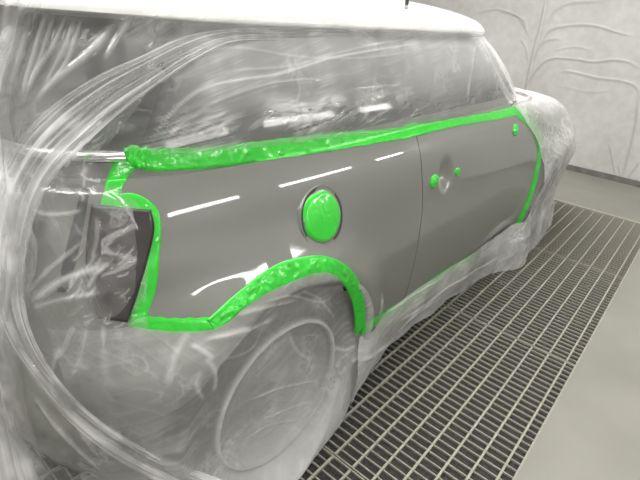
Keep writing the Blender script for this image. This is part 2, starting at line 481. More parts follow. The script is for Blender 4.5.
tape('thin curved green tape strip down the front edge of the door', [(519, 107), (530, 115), (538, 128), (541.5, 143), (541, 160), (537, 180), (529, 205), (518, 229)],
     [(511, 113), (523, 122), (532, 132), (537, 145), (536.5, 160), (532.5, 180), (524.5, 205), (512, 230)], n=140, seed=9, k=6, wr=.0015)
def disc_tape(lbl, px, py, r, dome=.004, sx=1, base=.004, wr=.0015):
    h = hit(px, py); nn = h[1] if h[1].y < 0 else -h[1]
    bm = bmesh.new(); rings = []
    c = bm.verts.new((0, base+dome, 0))
    for k in range(1, 13):
        f = k/12; ring = []
        for i in range(64):
            a = 2*math.pi*i/64; rr = r*f*(1+.015*math.sin(5*a+px))
            z_ = base+dome*(1-f*f)+wr*abs(mn.noise(Vector((rr*math.cos(a)*60, rr*math.sin(a)*60, px))))*(1 if k < 12 else 0)-(base*.9 if k == 12 else 0)
            ring.append(bm.verts.new((rr*math.cos(a)*sx, z_, rr*math.sin(a))))
        rings.append(ring)
    for i in range(64): bm.faces.new((c, rings[0][(i+1) % 64], rings[0][i]))
    for a, b in zip(rings, rings[1:]):
        for i in range(64): bm.faces.new((a[i], a[(i+1) % 64], b[(i+1) % 64], b[i]))
    o = bm_obj('masking_tape', bm, M_tape, None, smooth=True)
    o.rotation_mode = 'QUATERNION'; o.rotation_quaternion = Vector((0, 1, 0)).rotation_difference(nn); o.location = h[0]
    return tag(o, lbl, 'tape', TG)
disc_tape('large round piece of green tape over the fuel flap', 321, 216.5, .072, base=.010, wr=.0015)
disc_tape('small round dab of green tape near the front top corner of the door', 515, 130, .030, dome=.008)
disc_tape('small crumpled green tape patch left of the door handle dish', 434, 181, .024, sx=1.3, wr=.006)
disc_tape('tiny green tape patch right of the door handle dish', 457, 172, .018, wr=.005)

# ------------------------------------------------------------------ clear masking film
_perm = np.random.RandomState(11).permutation(4096)
_grad = np.random.RandomState(12).uniform(0, 2*math.pi, 4096)
def gnoise(x, y, seed=0):
    """2-D gradient noise on arrays, about -1..1"""
    x = x+seed*17.13; y = y+seed*9.71
    xi, yi = np.floor(x).astype(int), np.floor(y).astype(int); xf, yf = x-xi, y-yi
    u, v = xf*xf*xf*(xf*(xf*6-15)+10), yf*yf*yf*(yf*(yf*6-15)+10)
    def g(a, b, dx, dy):
        k = _grad[_perm[(_perm[(a+seed) % 4096]+b) % 4096]]; return np.cos(k)*dx+np.sin(k)*dy
    n00, n10 = g(xi, yi, xf, yf), g(xi+1, yi, xf-1, yf)
    n01, n11 = g(xi, yi+1, xf, yf-1), g(xi+1, yi+1, xf-1, yf-1)
    return 1.5*((n00*(1-u)+n10*u)*(1-v)+(n01*(1-u)+n11*u)*v)
def ridged(x, y, seed=0, sharp=5.0):
    """thin raised creases where the noise changes sign"""
    return np.exp(-np.abs(gnoise(x, y, seed))*sharp)
def pleats(s, t, ang, fa, fb, seed, sharp=6):
    """creases running along direction ang; fa = frequency across, fb = along (per metre)"""
    c, n = math.cos(ang), math.sin(ang)
    a, b = s*c+t*n, -s*n+t*c
    wob = .35*gnoise(a*2.1, b*2.1, seed+5)
    return ridged(b*fa+wob*fa*.12, a*fb+3*wob, seed, sharp)

def film_mat(name, haze=.10, fold=.6, streak=.4, crum=.3, tint=(.95, .95, .95), rough=.13, gloss=.55, fa=3.0, fb=90.0, bstr=.35, capv=.24):
    """clear polythene: see-through, milky where it is folded, glossy with fine crinkles.
    'fold' = layers gathered in a fold; 'flow' = (along, across, amount) of the drawn-out creases"""
    M = bpy.data.materials.new(name); M.use_nodes = True; nt = M.node_tree; nt.nodes.clear()
    N = nt.nodes.new; L = nt.links.new
    def math_(op, a, b=None, clamp=False):
        n = N('ShaderNodeMath'); n.operation = op; n.use_clamp = clamp
        for i, q in enumerate((a, b)):
            if q is None: continue
            if isinstance(q, (int, float)): n.inputs[i].default_value = q
            else: L(q, n.inputs[i])
        return n.outputs[0]
    def noise_(vec, scale, det=2.0, rough_=.5):
        n = N('ShaderNodeTexNoise'); n.inputs['Scale'].default_value = scale; n.inputs['Detail'].default_value = det; n.inputs['Roughness'].default_value = rough_
        L(vec, n.inputs['Vector']); return n.outputs['Fac']
    def ridge_(f, k): return math_('SUBTRACT', 1.0, math_('MULTIPLY', math_('ABSOLUTE', math_('SUBTRACT', f, .5)), k), True)
    def range_(v, a, b, c, d):
        n = N('ShaderNodeMapRange'); n.inputs['From Min'].default_value = a; n.inputs['From Max'].default_value = b
        n.inputs['To Min'].default_value = c; n.inputs['To Max'].default_value = d; L(v, n.inputs['Value']); return n.outputs[0]
    out = N('ShaderNodeOutputMaterial'); tr = N('ShaderNodeBsdfTransparent'); tr.inputs[0].default_value = (.97, .97, .97, 1)
    df = N('ShaderNodeBsdfDiffuse'); df.inputs[0].default_value = (*tint, 1)
    tl = N('ShaderNodeBsdfTranslucent'); tl.inputs[0].default_value = (*tint, 1)
    gl = N('ShaderNodeBsdfGlossy'); gl.inputs['Roughness'].default_value = rough
    mw = N('ShaderNodeMixShader'); mw.inputs[0].default_value = .4
    m1 = N('ShaderNodeMixShader'); m2 = N('ShaderNodeMixShader')
    at = N('ShaderNodeAttribute'); at.attribute_name = 'fold'
    fl = N('ShaderNodeAttribute'); fl.attribute_name = 'flow'
    tc = N('ShaderNodeTexCoord'); P = tc.outputs['Object']
    sx = N('ShaderNodeSeparateXYZ'); L(fl.outputs['Vector'], sx.inputs[0])
    cx = N('ShaderNodeCombineXYZ'); L(math_('MULTIPLY', sx.outputs[0], fa), cx.inputs[0]); L(math_('MULTIPLY', sx.outputs[1], fb), cx.inputs[1])
    c2 = N('ShaderNodeCombineXYZ'); L(math_('MULTIPLY', sx.outputs[0], fa*2.2), c2.inputs[0]); L(math_('MULTIPLY', sx.outputs[1], fb*2.3), c2.inputs[1]); c2.inputs[2].default_value = 7.7
    s1 = ridge_(noise_(cx.outputs[0], 1.0, 1.5), 9.0); s2 = ridge_(noise_(c2.outputs[0], 1.0, 1.5), 7.0)
    soft = range_(noise_(cx.outputs[0], .45, 3.0), .35, .70, 0.0, 1.0)
    patch = range_(noise_(P, 4.5, 3.0), .36, .62, 0.05, 1.0)
    thin = range_(noise_(P, 9.0, 2.0), .42, .60, 0.0, 1.0)
    st = math_('ADD', math_('MULTIPLY', thin, math_('ADD', math_('MULTIPLY', s1, .6), math_('MULTIPLY', s2, .3))), math_('MULTIPLY', soft, .75))
    st = math_('MULTIPLY', math_('MULTIPLY', st, patch), math_('MULTIPLY', sx.outputs[2], streak))
    # crumple: thin bright facet edges, in patches
    wn = N('ShaderNodeTexNoise'); wn.inputs['Scale'].default_value = 10; L(P, wn.inputs['Vector'])
    mx = N('ShaderNodeMixRGB'); mx.inputs[0].default_value = .10; L(P, mx.inputs[1]); L(wn.outputs['Color'], mx.inputs[2])
    vo = N('ShaderNodeTexNoise'); vo.inputs['Scale'].default_value = 26; vo.inputs['Detail'].default_value = 3; L(mx.outputs[0], vo.inputs['Vector'])
    cr0 = ridge_(vo.outputs['Fac'], 11.0)
    p2 = range_(noise_(P, 7.0, 2.0), .52, .66, 0.0, 1.0)
    cr = math_('MULTIPLY', math_('MULTIPLY', cr0, p2), crum)
    hz = range_(noise_(P, 3.2, 4.0), .3, .7, haze*.6, haze*1.4)
    dn = math_('ADD', math_('ADD', math_('MULTIPLY', at.outputs['Fac'], fold), hz), math_('ADD', st, cr), True)
    dn = math_('MINIMUM', dn, .95)
    b1 = N('ShaderNodeBump'); b1.inputs['Strength'].default_value = bstr; b1.inputs['Distance'].default_value = .006
    L(math_('ADD', math_('MULTIPLY', cr0, math_('MAXIMUM', p2, .12)), math_('MULTIPLY', math_('ADD', s1, s2), math_('MULTIPLY', sx.outputs[2], .12))), b1.inputs['Height'])
    L(b1.outputs['Normal'], gl.inputs['Normal'])
    fr = N('ShaderNodeFresnel'); fr.inputs['IOR'].default_value = 1.5; L(b1.outputs['Normal'], fr.inputs['Normal'])
    cap = math_('MINIMUM', math_('MULTIPLY', fr.outputs[0], 1.6*gloss), capv)
    L(df.outputs[0], mw.inputs[1]); L(tl.outputs[0], mw.inputs[2])
    L(dn, m1.inputs[0]); L(tr.outputs[0], m1.inputs[1]); L(mw.outputs[0], m1.inputs[2])
    L(cap, m2.inputs[0]); L(m1.outputs[0], m2.inputs[1]); L(gl.outputs[0], m2.inputs[2])
    L(m2.outputs[0], out.inputs['Surface'])
    return M

class Sheet:
    """a film laid over a smooth base grid P (rows x cols x 3), folded along its normals"""
    def __init__(self, P):
        self.P = P; M_, N_ = P.shape[:2]
        du, dv = np.gradient(P, axis=1), np.gradient(P, axis=0)
        n = np.cross(du, dv); n /= np.linalg.norm(n, axis=2, keepdims=True)+1e-12
        cen = np.array([AX+1.0, CY, .6]); sg = np.sign(np.sum(n*(P-cen), axis=2).mean()); self.n = n*sg
        self.s = np.cumsum(np.linalg.norm(du, axis=2), axis=1); self.t = np.cumsum(np.linalg.norm(dv, axis=2), axis=0)
        self.h = np.zeros((M_, N_)); self.d = np.zeros((M_, N_)); self.bv = None; self.flow = np.zeros((M_, N_, 3)); self.flow[..., 0] = self.s; self.flow[..., 1] = self.t
    def _bvh(self):
        st = 3; self.ri = list(range(0, self.P.shape[0], st)); self.ci = list(range(0, self.P.shape[1], st))
        Q = self.P[np.ix_(self.ri, self.ci)]; a, b = Q.shape[:2]
        F = [(i*b+j, i*b+j+1, (i+1)*b+j+1, (i+1)*b+j) for i in range(a-1) for j in range(b-1)]
        self.bv = BVHTree.FromPolygons([Vector(v) for v in Q.reshape(-1, 3)], F); self.b = b
    def locate(self, px, py):
        if self.bv is None: self._bvh()
        r = self.bv.ray_cast(Vector(CAM), pxray(px, py))
        return None if r[0] is None else np.array(r[0])
    def crease(self, pts, wid=.005, amp=.005, dens=.6, n=40, taper=True, wob=.0):
        """a fold along a path lying on the sheet"""
        q = smooth_path(pts, n); W = [self.locate(*p) for p in q]; W = [p for p in W if p is not None]
        if len(W) < 2: return
        W = np.array(W); P = self.P; best = np.full(P.shape[:2], 9.); tt = np.zeros(P.shape[:2])
        lo, hi = W.min(0)-4*wid-.01, W.max(0)+4*wid+.01
        msk = np.all((P > lo) & (P < hi), axis=2); X = P[msk]
        if len(X) == 0: return
        bd, bt = np.full(len(X), 9.), np.zeros(len(X))
        for i in range(len(W)-1):
            a, b = W[i], W[i+1]; ab = b-a; L2 = ab@ab+1e-12
            if L2 > .12**2: continue
            k = np.clip((X-a)@ab/L2, 0, 1); dd = np.linalg.norm(X-(a+k[:, None]*ab), axis=1)
            u = dd < bd; bd[u] = dd[u]; bt[u] = ((i+k)/(len(W)-1))[u]
        f = np.exp(-(bd/wid)**2)
        if taper: f *= np.clip(np.minimum(bt, 1-bt)*6+.15, 0, 1)
        if wob: f *= .65+.35*np.sin(bt*wob*6.28+i)
        self.h[msk] += amp*f*getattr(self, 'hs', 1.0); self.d[msk] += dens*f
    def build(self, name, M, label, group='clear film masking the car'):
        a, b = self.P.shape[:2]; V = self.P+self.n*self.h[..., None]
        me = bpy.data.meshes.new(name); me.vertices.add(a*b); me.vertices.foreach_set('co', V.reshape(-1).astype(np.float32))
        i, j = np.meshgrid(np.arange(a-1), np.arange(b-1), indexing='ij')
        F = np.stack([i*b+j, i*b+j+1, (i+1)*b+j+1, (i+1)*b+j], -1).reshape(-1, 4)
        me.loops.add(F.size); me.loops.foreach_set('vertex_index', F.reshape(-1).astype(np.int32))
        me.polygons.add(len(F)); me.polygons.foreach_set('loop_start', np.arange(0, F.size, 4, dtype=np.int32))
        me.update(calc_edges=True); me.validate()
        at = me.attributes.new('fold', 'FLOAT', 'POINT'); at.data.foreach_set('value', np.clip(self.d, 0, 1).reshape(-1).astype(np.float32))
        at = me.attributes.new('flow', 'FLOAT_VECTOR', 'POINT'); at.data.foreach_set('vector', self.flow.reshape(-1).astype(np.float32))
        me.materials.append(M); me.shade_smooth()
        o = bpy.data.objects.new(name, me); COL.objects.link(o)
        return tag(o, label, 'film', group)

def level_pts(tab, z, x0, x1, N, side0=1, side1=1, fl=True, zc=None):
    """N points evenly spaced along the outline at height z from x0 (on side0) to x1 (on side1), going round the tail"""
    zz = z if zc is None else zc
    w_, xr, xf, n = interp(tab, zz); xc, a = (xr+xf)/2, (xf-xr)/2
    def th(x, sd):
        c = np.clip((x-xc)/a, -1, 1); t = math.acos(np.sign(c)*abs(c)**(n/2)); return t if sd > 0 else 2*math.pi-t
    t0, t1 = th(x0, side0), th(x1, side1)
    T = np.interp(np.linspace(0, 1, 3000), [0, 1], [t0, t1])
    # denser where the outline turns
    c, s_ = np.cos(T), np.sin(T)
    x = xc+a*np.sign(c)*np.abs(c)**(2/n); v = w_*np.sign(s_)*np.abs(s_)**(2/n)
    if fl: v = flare(x, v, zz)
    L = np.r_[0, np.cumsum(np.hypot(np.diff(x), np.diff(v)))]; k = np.linspace(0, L[-1], N)
    x, v = np.interp(k, L, x), np.interp(k, L, v)
    dx, dv = np.gradient(x), np.gradient(v); q = np.hypot(dx, dv)+1e-9; nx, nv = dv/q, -dx/q
    sg = np.where(nx*(x-1.0)*.5+nv*v*1.0 >= 0, 1, -1); nx, nv = nx*sg, nv*sg
    return x, v, nx, nv
def grid_from(levels):
    return np.array([[(AX+x, CY-v, z) for x, v, z in zip(*lv)] for lv in levels])

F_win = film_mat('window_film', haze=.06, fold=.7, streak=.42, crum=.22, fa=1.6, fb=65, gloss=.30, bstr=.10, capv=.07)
F_rear = film_mat('rear_film', haze=.04, fold=.85, streak=.55, crum=.35, fa=2, fb=55, gloss=.4)
F_wheel = film_mat('wheel_film', haze=.07, fold=.75, streak=.18, crum=.25, fa=2.2, fb=26, bstr=.25)
F_sill = film_mat('sill_film', haze=.60, fold=.5, streak=.25, crum=.1, fa=2, fb=25)
F_front = film_mat('front_film', haze=.30, fold=.5, streak=.35, crum=.25, fa=3, fb=30)
F_band = film_mat('gathered_film', haze=.07, fold=.85, streak=.95, crum=.05, fa=1.0, fb=42, bstr=.2)

# 1. film over the side windows and roof
def window_film():
    zs = np.r_[np.linspace(1.004, 1.30, 130), np.linspace(1.30, 1.345, 24)[1:], np.linspace(1.345, 1.4068, 60)[1:]]
    lv = []
    for z in zs:
        w_, xr, xf, n = interp(GRN, z)
        x, v, nx, nv = level_pts(GRN, z, xf, xf, 1100, 1, -1, fl=False)
        hang = .010+.016*np.sin(np.clip((z-1.0)/.31, 0, 1)*math.pi)     # stands a little off the glass under the roof edge
        up = .010*np.clip((z-1.31)/.04, 0, 1)
        lv.append((x+nx*hang, v+nv*hang, np.full_like(x, z+up)))
    G = grid_from(lv); zc = G[:, 0, 2].copy(); n0 = 130
    tp = [hit(*q)[0] for q in ((150, 152), (200, 151), (270, 144), (333, 137), (403, 131), (440, 125), (471, 120), (505, 112))]
    zst = np.interp(G[0, :, 0], [q.x for q in tp], [q.z for q in tp], left=1.065, right=tp[-1].z-.01)
    zst = np.where(G[0, :, 0]-AX < -.40, 1.03, zst)
    zst = np.where(G[0, :, 1] < CY-.5, zst, 1.004)
    for j in range(G.shape[1]):
        zn = np.linspace(zst[j], 1.30, n0)
        G[:n0, j] = np.stack([np.interp(zn, zc, G[:, j, c].copy()) for c in range(3)], -1)
        near = np.exp(-((zn-zst[j])/.02)**2)*.010                       # pressed flat where the tape holds it
        if G[0, j, 1] < CY-.5: G[:n0, j, 1] += near
    S = Sheet(G); s, t = S.s, S.t
    zz = S.P[..., 2]; xx = S.P[..., 0]-AX
    # parallel creases sweeping up towards the bonnet, crumpling near the tape
    ss = xx
    low = np.exp(-(zz-1.0)/.09)
    c1 = pleats(ss, zz, .22, 26, 1.6, 1, 9); c2 = pleats(ss, zz, .75, 40, 5, 2, 8)
    c3 = ridged(ss*22, zz*26, 3, 7)
    c4 = pleats(ss, zz, .12, 55, 2.5, 8, 9)
    side = smoothstep(1.36, 1.30, zz)
    pat = smoothstep(-.1, .5, gnoise(ss*4, zz*7, 14))
    S.h += side*(.0006*c1)+pat*(.0010*low*c2+.0008*low*c3)+.0018*gnoise(ss*4, zz*5, 4)*side
    S.d += side*.05*c1+pat*(.12*low*c2**2+.10*low*c3**2)
    S.d += .34*smoothstep(1.08, 1.20, zz)*side*smoothstep(-.30, -.12, ss) + .12*smoothstep(1.31, 1.35, zz)+.05*side*smoothstep(-.3, -.1, ss)  # upper windows milkier: reflected wall and ceiling painted in as film density
    S.d += .10*smoothstep(-.28, -.15, ss)*side + .22*smoothstep(.45, .75, ss)*smoothstep(1.04, 1.13, zz)*side  # film haze plus painted wall reflection, stronger towards the front
    S.flow[..., 0] = ss; S.flow[..., 1] = (zz-.96)/np.sqrt(np.clip(ss+.52, .02, 9)); S.flow[..., 2] = side*(.35+.65*smoothstep(.55, -.1, ss))*(.55+.6*low)+.15
    C = S.crease
    C([(138, 170), (165, 120), (200, 90), (240, 80), (279, 74), (337, 57), (420, 43)], .0028, .0010, .5)
    C([(150, 160), (175, 130), (215, 103), (270, 84), (330, 78)], .003, .0015, .2)
    C([(201, 50), (240, 48), (300, 57), (360, 58), (410, 52)], .003, .0006, .2)
    C([(200, 86), (230, 72), (290, 66), (350, 50), (410, 38)], .003, .0006, .2)
    C([(466, 112), (470, 80), (476, 40)], .004, .005, .4)
    C([(478, 36), (495, 70), (516, 108)], .010, .006, .55); C([(482, 38), (500, 66), (521, 106)], .006, .004, .5)
    C([(235, 45), (226, 75), (214, 110)], .004, -.002, .0)
    r = random.Random(5)
    for k in range(46):
        x0 = r.uniform(160, 415); y0 = 144-.05*(x0-160)-r.uniform(2, 14); l = r.uniform(8, 30); a = r.uniform(.5, 1.1)
        C([(x0, y0), (x0+l*.5*math.cos(a), y0-l*.5*math.sin(a)), (x0+l*math.cos(a*.8), y0-l*math.sin(a*.8))], .0020, .0015, r.uniform(.1, .4), n=8)
    for k in range(26):
        x0 = r.uniform(150, 215); y0 = 142-r.uniform(0, 6); l = r.uniform(20, 55); a = r.uniform(.75, 1.05)
        C([(x0, y0), (x0+l*.5*math.cos(a), y0-l*.5*math.sin(a)), (x0+l*math.cos(a*.75), y0-l*math.sin(a*.75))], .0022, .0012, r.uniform(.08, .25), n=10)
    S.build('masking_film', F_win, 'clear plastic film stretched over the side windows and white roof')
window_film()

# 2. loose film hanging over the tail, from the roof edge down to the floor
def rear_film():
    zs = np.linspace(.004, 1.335, 420); lv = []
    for z in zs:
        if z > .74: x0 = np.interp(z, [.74, .80, .88, .96, .99, 1.04, 1.09, 1.18, 1.335], [-.365, -.35, -.325, -.318, -.335, -.36, -.32, -.24, -.16])
        else: x0 = -.36
        zl = np.clip(z, .30, 1.0)
        tb = LOW if z < 1.0 else GRN
        xa, va, nx, nv = level_pts(tb, z, x0, -.30, 900, 1, -1, fl=False, zc=max(zl, .3) if z < 1.0 else min(z, 1.30))
        off = .014 + .05*smoothstep(.35, .0, z) + .022*np.exp(-((z-1.04)/.10)**2) + .012*smoothstep(1.1, 1.3, z)
        edge = smoothstep(0, .08, np.linspace(0, 1, 900)*2.4) if z > .74 else 1.0
        o_ = off*edge+.004
        lv.append((xa+nx*o_, va+nv*o_, np.full_like(xa, z)))
    G = grid_from(lv); za, zb_ = .90, 1.10
    ia, ib = np.searchsorted(zs, za), np.searchsorted(zs, zb_)
    for i in range(ia, ib):
        f = (zs[i]-zs[ia])/(zs[ib]-zs[ia]); f2 = f
        q = G[ia]*(1-f2)+G[ib]*f2; wt = np.clip(np.linspace(0, 1, 900)*14-.6, 0, 1)[:, None]
        q[:, 2] = zs[i]; G[i] = G[i]*(1-wt)+q*wt
    S = Sheet(G); zz = S.P[..., 2]; s = S.s
    up = smoothstep(1.02, 1.12, zz)
    c1 = pleats(s, zz, 1.25, 30, 1.3, 21, 5); c2 = pleats(s, zz, 1.05, 60, 3, 22, 7)
    c3 = ridged(s*13, zz*13, 23, 9); c4 = ridged(s*30, zz*30, 24, 8); c5 = pleats(s, zz, -.5, 22, 3, 25, 8)
    lowr = 1-up
    pat = smoothstep(0, .6, gnoise(s*4, zz*4, 29))
    S.h += up*(.0012*c1)+lowr*(.0012*c3+.0006*c4*pat+.0010*c5)+.006*gnoise(s*3, zz*3, 26)
    S.d += up*(.10*c1+.05)+lowr*(.05*c3+.06*c4*pat+.06*c5)
    S.d += .38*smoothstep(.0, .07, (S.P[..., 1]-np.interp(zz, [0, .5, .87, 1.14, 1.3], [.80, .83, .80, .93, .96]))+.03*gnoise(zz*5, s*1, 27))
    ca, sa = math.cos(1.15), math.sin(1.15)
    pole = np.sqrt((s-.55)**2+(zz-.80)**2)
    fu = np.arctan2(zz-.80, s-.62)*.35
    S.flow[..., 0] = np.where(zz > 1.02, zz, s*ca+zz*sa); S.flow[..., 1] = np.where(zz > 1.02, fu, -s*sa+zz*ca)
    S.flow[..., 2] = up*1.0+lowr*.45
    S.hs = .45
    C = S.crease
    q = lambda L: [(x/4.571, y/4.571) for x, y in L]
    for L_, wd, dn in (([(215, 60), (160, 240), (100, 440)], .010, .5), ([(250, 70), (200, 230), (135, 400)], .007, .45), ([(300, 80), (250, 200), (170, 330), (120, 440)], .007, .5),
                       ([(345, 85), (290, 230), (200, 400)], .009, .4), ([(375, 85), (320, 250), (240, 380)], .006, .45), ([(520, 110), (430, 220), (250, 370), (160, 460)], .010, .6),
                       ([(590, 90), (540, 170), (480, 270)], .007, .45), ([(60, 60), (20, 200)], .02, .4), ([(110, 10), (60, 120), (0, 220)], .015, .5), ([(140, 60), (100, 250), (40, 420)], .012, .3)):
        C(q(L_), wd*.6, .007, dn*1.1)
    C([(34, 397), (62, 432), (113, 480)], .008, .010, .6); C([(26, 360), (60, 400), (95, 450), (125, 480)], .006, .008, .4)
    C([(103, 325), (104, 350), (107, 377), (122, 390)], .006, .008, .6); C([(86, 330), (80, 360), (70, 378)], .005, .008, .45)
    C([(60, 345), (52, 372), (56, 400)], .006, .007, .4); C([(75, 325), (66, 345), (58, 360)], .005, .006, .4)
    C([(30, 303), (63, 281), (92, 270), (105, 262)], .007, .008, .6); C([(28, 310), (60, 300), (100, 292)], .005, .006, .45); C([(25, 296), (50, 270), (85, 240)], .004, .006, .35)
    C([(26, 204), (44, 214), (72, 213), (84, 207)], .004, .006, .45); C([(110, 262), (96, 275), (88, 290)], .004, .006, .5)
    C([(20, 225), (34, 236), (36, 262), (30, 285)], .005, .005, .35); C([(84, 158), (84, 180), (83, 205)], .003, .006, .4); C([(84, 178), (96, 182), (104, 180)], .0025, .005, .5)
    C([(97, 215), (98, 235), (92, 262)], .004, .006, .3); C([(120, 200), (135, 225), (142, 245)], .0025, .005, .3)
    for k in range(60):
        r = random.Random(k+50); x0, y0 = r.uniform(60, 122), r.uniform(120, 170) if k % 2 else r.uniform(255, 330)
        l, a = r.uniform(6, 22), r.uniform(.2, 1.3)
        C([(x0, y0), (x0+l*.5*math.cos(a), y0-l*.4*math.sin(a)), (x0+l*math.cos(a), y0-l*math.sin(a))], .0022, .004, r.uniform(.15, .5), n=8)
    S.build('masking_film', F_rear, 'loose pleated clear film draped over the tail down to the floor')
rear_film()

# 3. film over the rear wheel and the bumper corner
def arch_top(x):
    r = .402; d = np.sqrt(np.clip(r*r-x*x, 0, None))
    return np.where(x < -.20, .728, np.where(x < .40, np.maximum(WC_Z+d, .30), .295))
def side_base(x, z):
    """sideways position of the bare flank at the rear wheel"""
    w_, xr, xf, n = interp(LOW, float(np.clip(z, .30, 1.0)))
    xc, a = (xr+xf)/2, (xf-xr)/2; c = np.clip(np.abs(x-xc)/a, 0, .9999)
    return w_*(1-c**n)**(1/n)
FLOOR_X = [-.50, -.35, -.2, 0, .28, .45, .73, .98, 1.57, 2.1, 2.49, 2.61]
FLOOR_Y = [.70, .58, .50, .473, .515, .575, .63, .647, .615, .555, .50, .455]
def wheel_profile(r):
    """sideways position of film stretched over tyre and rim"""
    return np.interp(r, [0, .05, .10, .18, .225, .24, .255, .28, .31, .345, .39], [.578, .578, .586, .590, .574, .558, .566, .566, .570, .560, .545])
def wheel_film():
    NX_, NZ_ = 620, 420
    X = np.linspace(-.52, .47, NX_); P = np.zeros((NZ_, NX_, 3))
    top = arch_top(X)
    bt = [hit(*q)[0] for q in ((131, 325), (150, 328), (170, 330), (195, 330), (212, 328), (226, 321), (239, 309), (254, 299), (269, 290), (284, 283), (299, 277), (311, 272.5), (324, 271), (335, 275), (343, 282), (351, 297))]
    top = np.where(X < bt[-1].x-AX, np.interp(X, [q.x-AX for q in bt], [q.z for q in bt]), top); k = np.exp(-(np.linspace(-3, 3, 25))**2/1.2); k /= k.sum()
    top = np.convolve(np.pad(top, 12, mode='edge'), k, 'valid')
    for i in range(NX_):
        x = X[i]; fy = np.interp(x, FLOOR_X, FLOOR_Y)
        for j in range(NZ_):
            z = .004+(top[i]-.004)*j/(NZ_-1)
            P[j, i] = (x, 0, z)
    x, z = P[..., 0], P[..., 2]; r = np.hypot(x, z-WC_Z)
    zb = np.linspace(.30, 1.0, 60); xb = X
    tabv = np.array([side_base(X, q) for q in zb])                      # flank by height
    kk = np.clip((np.clip(z, .30, 1.0)-.30)/.70*59, 0, 58.999); k0 = kk.astype(int); fr = kk-k0
    ii = np.broadcast_to(np.arange(NX_), z.shape)
    base = CY-(tabv[k0, ii]*(1-fr)+tabv[k0+1, ii]*fr)-flare_amt(x, z)-.006-.012*smoothstep(-.05, -.2, x)*smoothstep(.70, .60, z)
    inarch = smoothstep(.395, .345, r)
    y = base*(1-inarch)+wheel_profile(r)*inarch
    fyv = np.interp(X, FLOOR_X, FLOOR_Y)[None, :]*np.ones_like(z)
    tf = smoothstep(.30, .0, z)*smoothstep(.235, .30, r)
    y = y*(1-tf)+np.minimum(fyv, y+.12)*tf
    P[..., 0] = x+AX; P[..., 1] = y
    S = Sheet(P); n0 = S.n; xx = x
    ang = np.arctan2(z-WC_Z, x)
    c1 = pleats(xx, z, .25, 24, 3, 31, 8); c2 = ridged(xx*16, z*16, 32, 9); c3 = ridged(xx*38, z*38, 33, 8); c4 = pleats(xx, z, -.8, 20, 3, 34, 9)
    rad = ridged(ang*9, r*3, 35, 7)*smoothstep(.46, .38, r)*smoothstep(.26, .32, r)
    S.h += .0008*c1+.0010*c2+.0006*c4+.0010*rad+.004*gnoise(xx*5, z*5, 36); S.hs = .5
    S.flow[..., 0] = xx; S.flow[..., 1] = z-.35*xx; S.flow[..., 2] = 1
    ring = np.exp(-((r-.241)/.0065)**2)*(.55+.45*smoothstep(-2.8, -.5, -np.abs(ang+1.0)+0))
    S.h += .005*ring
    S.d += .05*c1+.05*c2+.04*c4+.08*rad+.95*ring+.07*smoothstep(.26, .20, r)+.16*smoothstep(.30, .02, z)*smoothstep(-.25, .05, xx)
    S.d += .42*smoothstep(.0, .30, xx)*smoothstep(.45, .1, z)
    S.d += .35*smoothstep(.22, .36, xx)
    C = S.crease
    C([(206, 340), (240, 332), (275, 318)], .007, .008, .5); C([(230, 318), (262, 308), (300, 300)], .006, .006, .4)
    C([(215, 360), (200, 350), (190, 345)], .007, .008, .5); C([(190, 332), (176, 356), (168, 385)], .008, .006, .35)
    C([(205, 358), (215, 372), (214, 392)], .007, .008, .5); C([(200, 372), (196, 385), (203, 400)], .006, .006, .4)
    C([(244, 462), (260, 455), (285, 440), (310, 415), (325, 390)], .010, .008, .5); C([(255, 475), (290, 455), (325, 415), (340, 380)], .012, .008, .4)
    C([(225, 452), (235, 458), (243, 470)], .008, .010, .5); C([(350, 362), (370, 350), (392, 340)], .010, .010, .4)
    C([(262, 420), (285, 410), (312, 402)], .005, .006, .35); C([(250, 400), (280, 388), (318, 380)], .004, .005, .3); C([(245, 440), (270, 425), (300, 420)], .004, .005, .3)
    C([(225, 360), (250, 350), (262, 330)], .004, .005, .25); C([(288, 332), (296, 350), (312, 362)], .006, .006, .35); C([(300, 290), (320, 300), (335, 318)], .005, .006, .3)
    C([(266, 302), (290, 296), (318, 302), (334, 298)], .004, .005, .35); C([(333, 348), (345, 350), (355, 345)], .008, .010, .5)
    S.build('masking_film', F_wheel, 'crinkled clear film over the rear wheel and arch, reaching the floor')
wheel_film()

# 4. film skirt under the door sill
def sill_film():
    NX_, NZ_ = 700, 150; X = np.linspace(.36, 2.04, NX_); z = np.linspace(.0, 1, NZ_)[:, None]*np.interp(X, [.36, .9, 1.3, 2.04], [.330, .322, .292, .285])[None, :]+.003
    x = X[None, :]*np.ones((NZ_, 1)); yt = (CY-side_base(X, .30)-flare_amt(X, .30)-.004)[None, :]; yf = np.interp(X, FLOOR_X, FLOOR_Y)[None, :]
    k = smoothstep(.288, 0, z); y = yt*(1-k)+yf*k-.012*np.sin(k*math.pi)-.004
    y = y+.022*smoothstep(.15, 0, z)*gnoise(x*5, x*0+.5, 45)
    P = np.stack([x+AX, y, z], -1); S = Sheet(P)
    c1 = pleats(x, z, .12, 30, 1.5, 41, 7); c2 = ridged(x*9, z*14, 42, 8); c3 = ridged(x*24, z*30, 43, 8)
    S.flow[..., 2] = 1; S.h += .001*c1+.0015*c2+.006*gnoise(x*5, z*6, 44); S.d += .14*c1+.12*c2+.05*c3+.12*smoothstep(.2, 0, z)
    C = S.crease
    C([(364, 327), (400, 304), (440, 278)], .005, .004, .5); C([(356, 362), (380, 350), (410, 318), (440, 296)], .010, .008, .35)
    C([(400, 322), (450, 286), (500, 256)], .006, .006, .4)
    S.build('masking_film', F_sill, 'whitish film skirt hanging under the door sill')
sill_film()

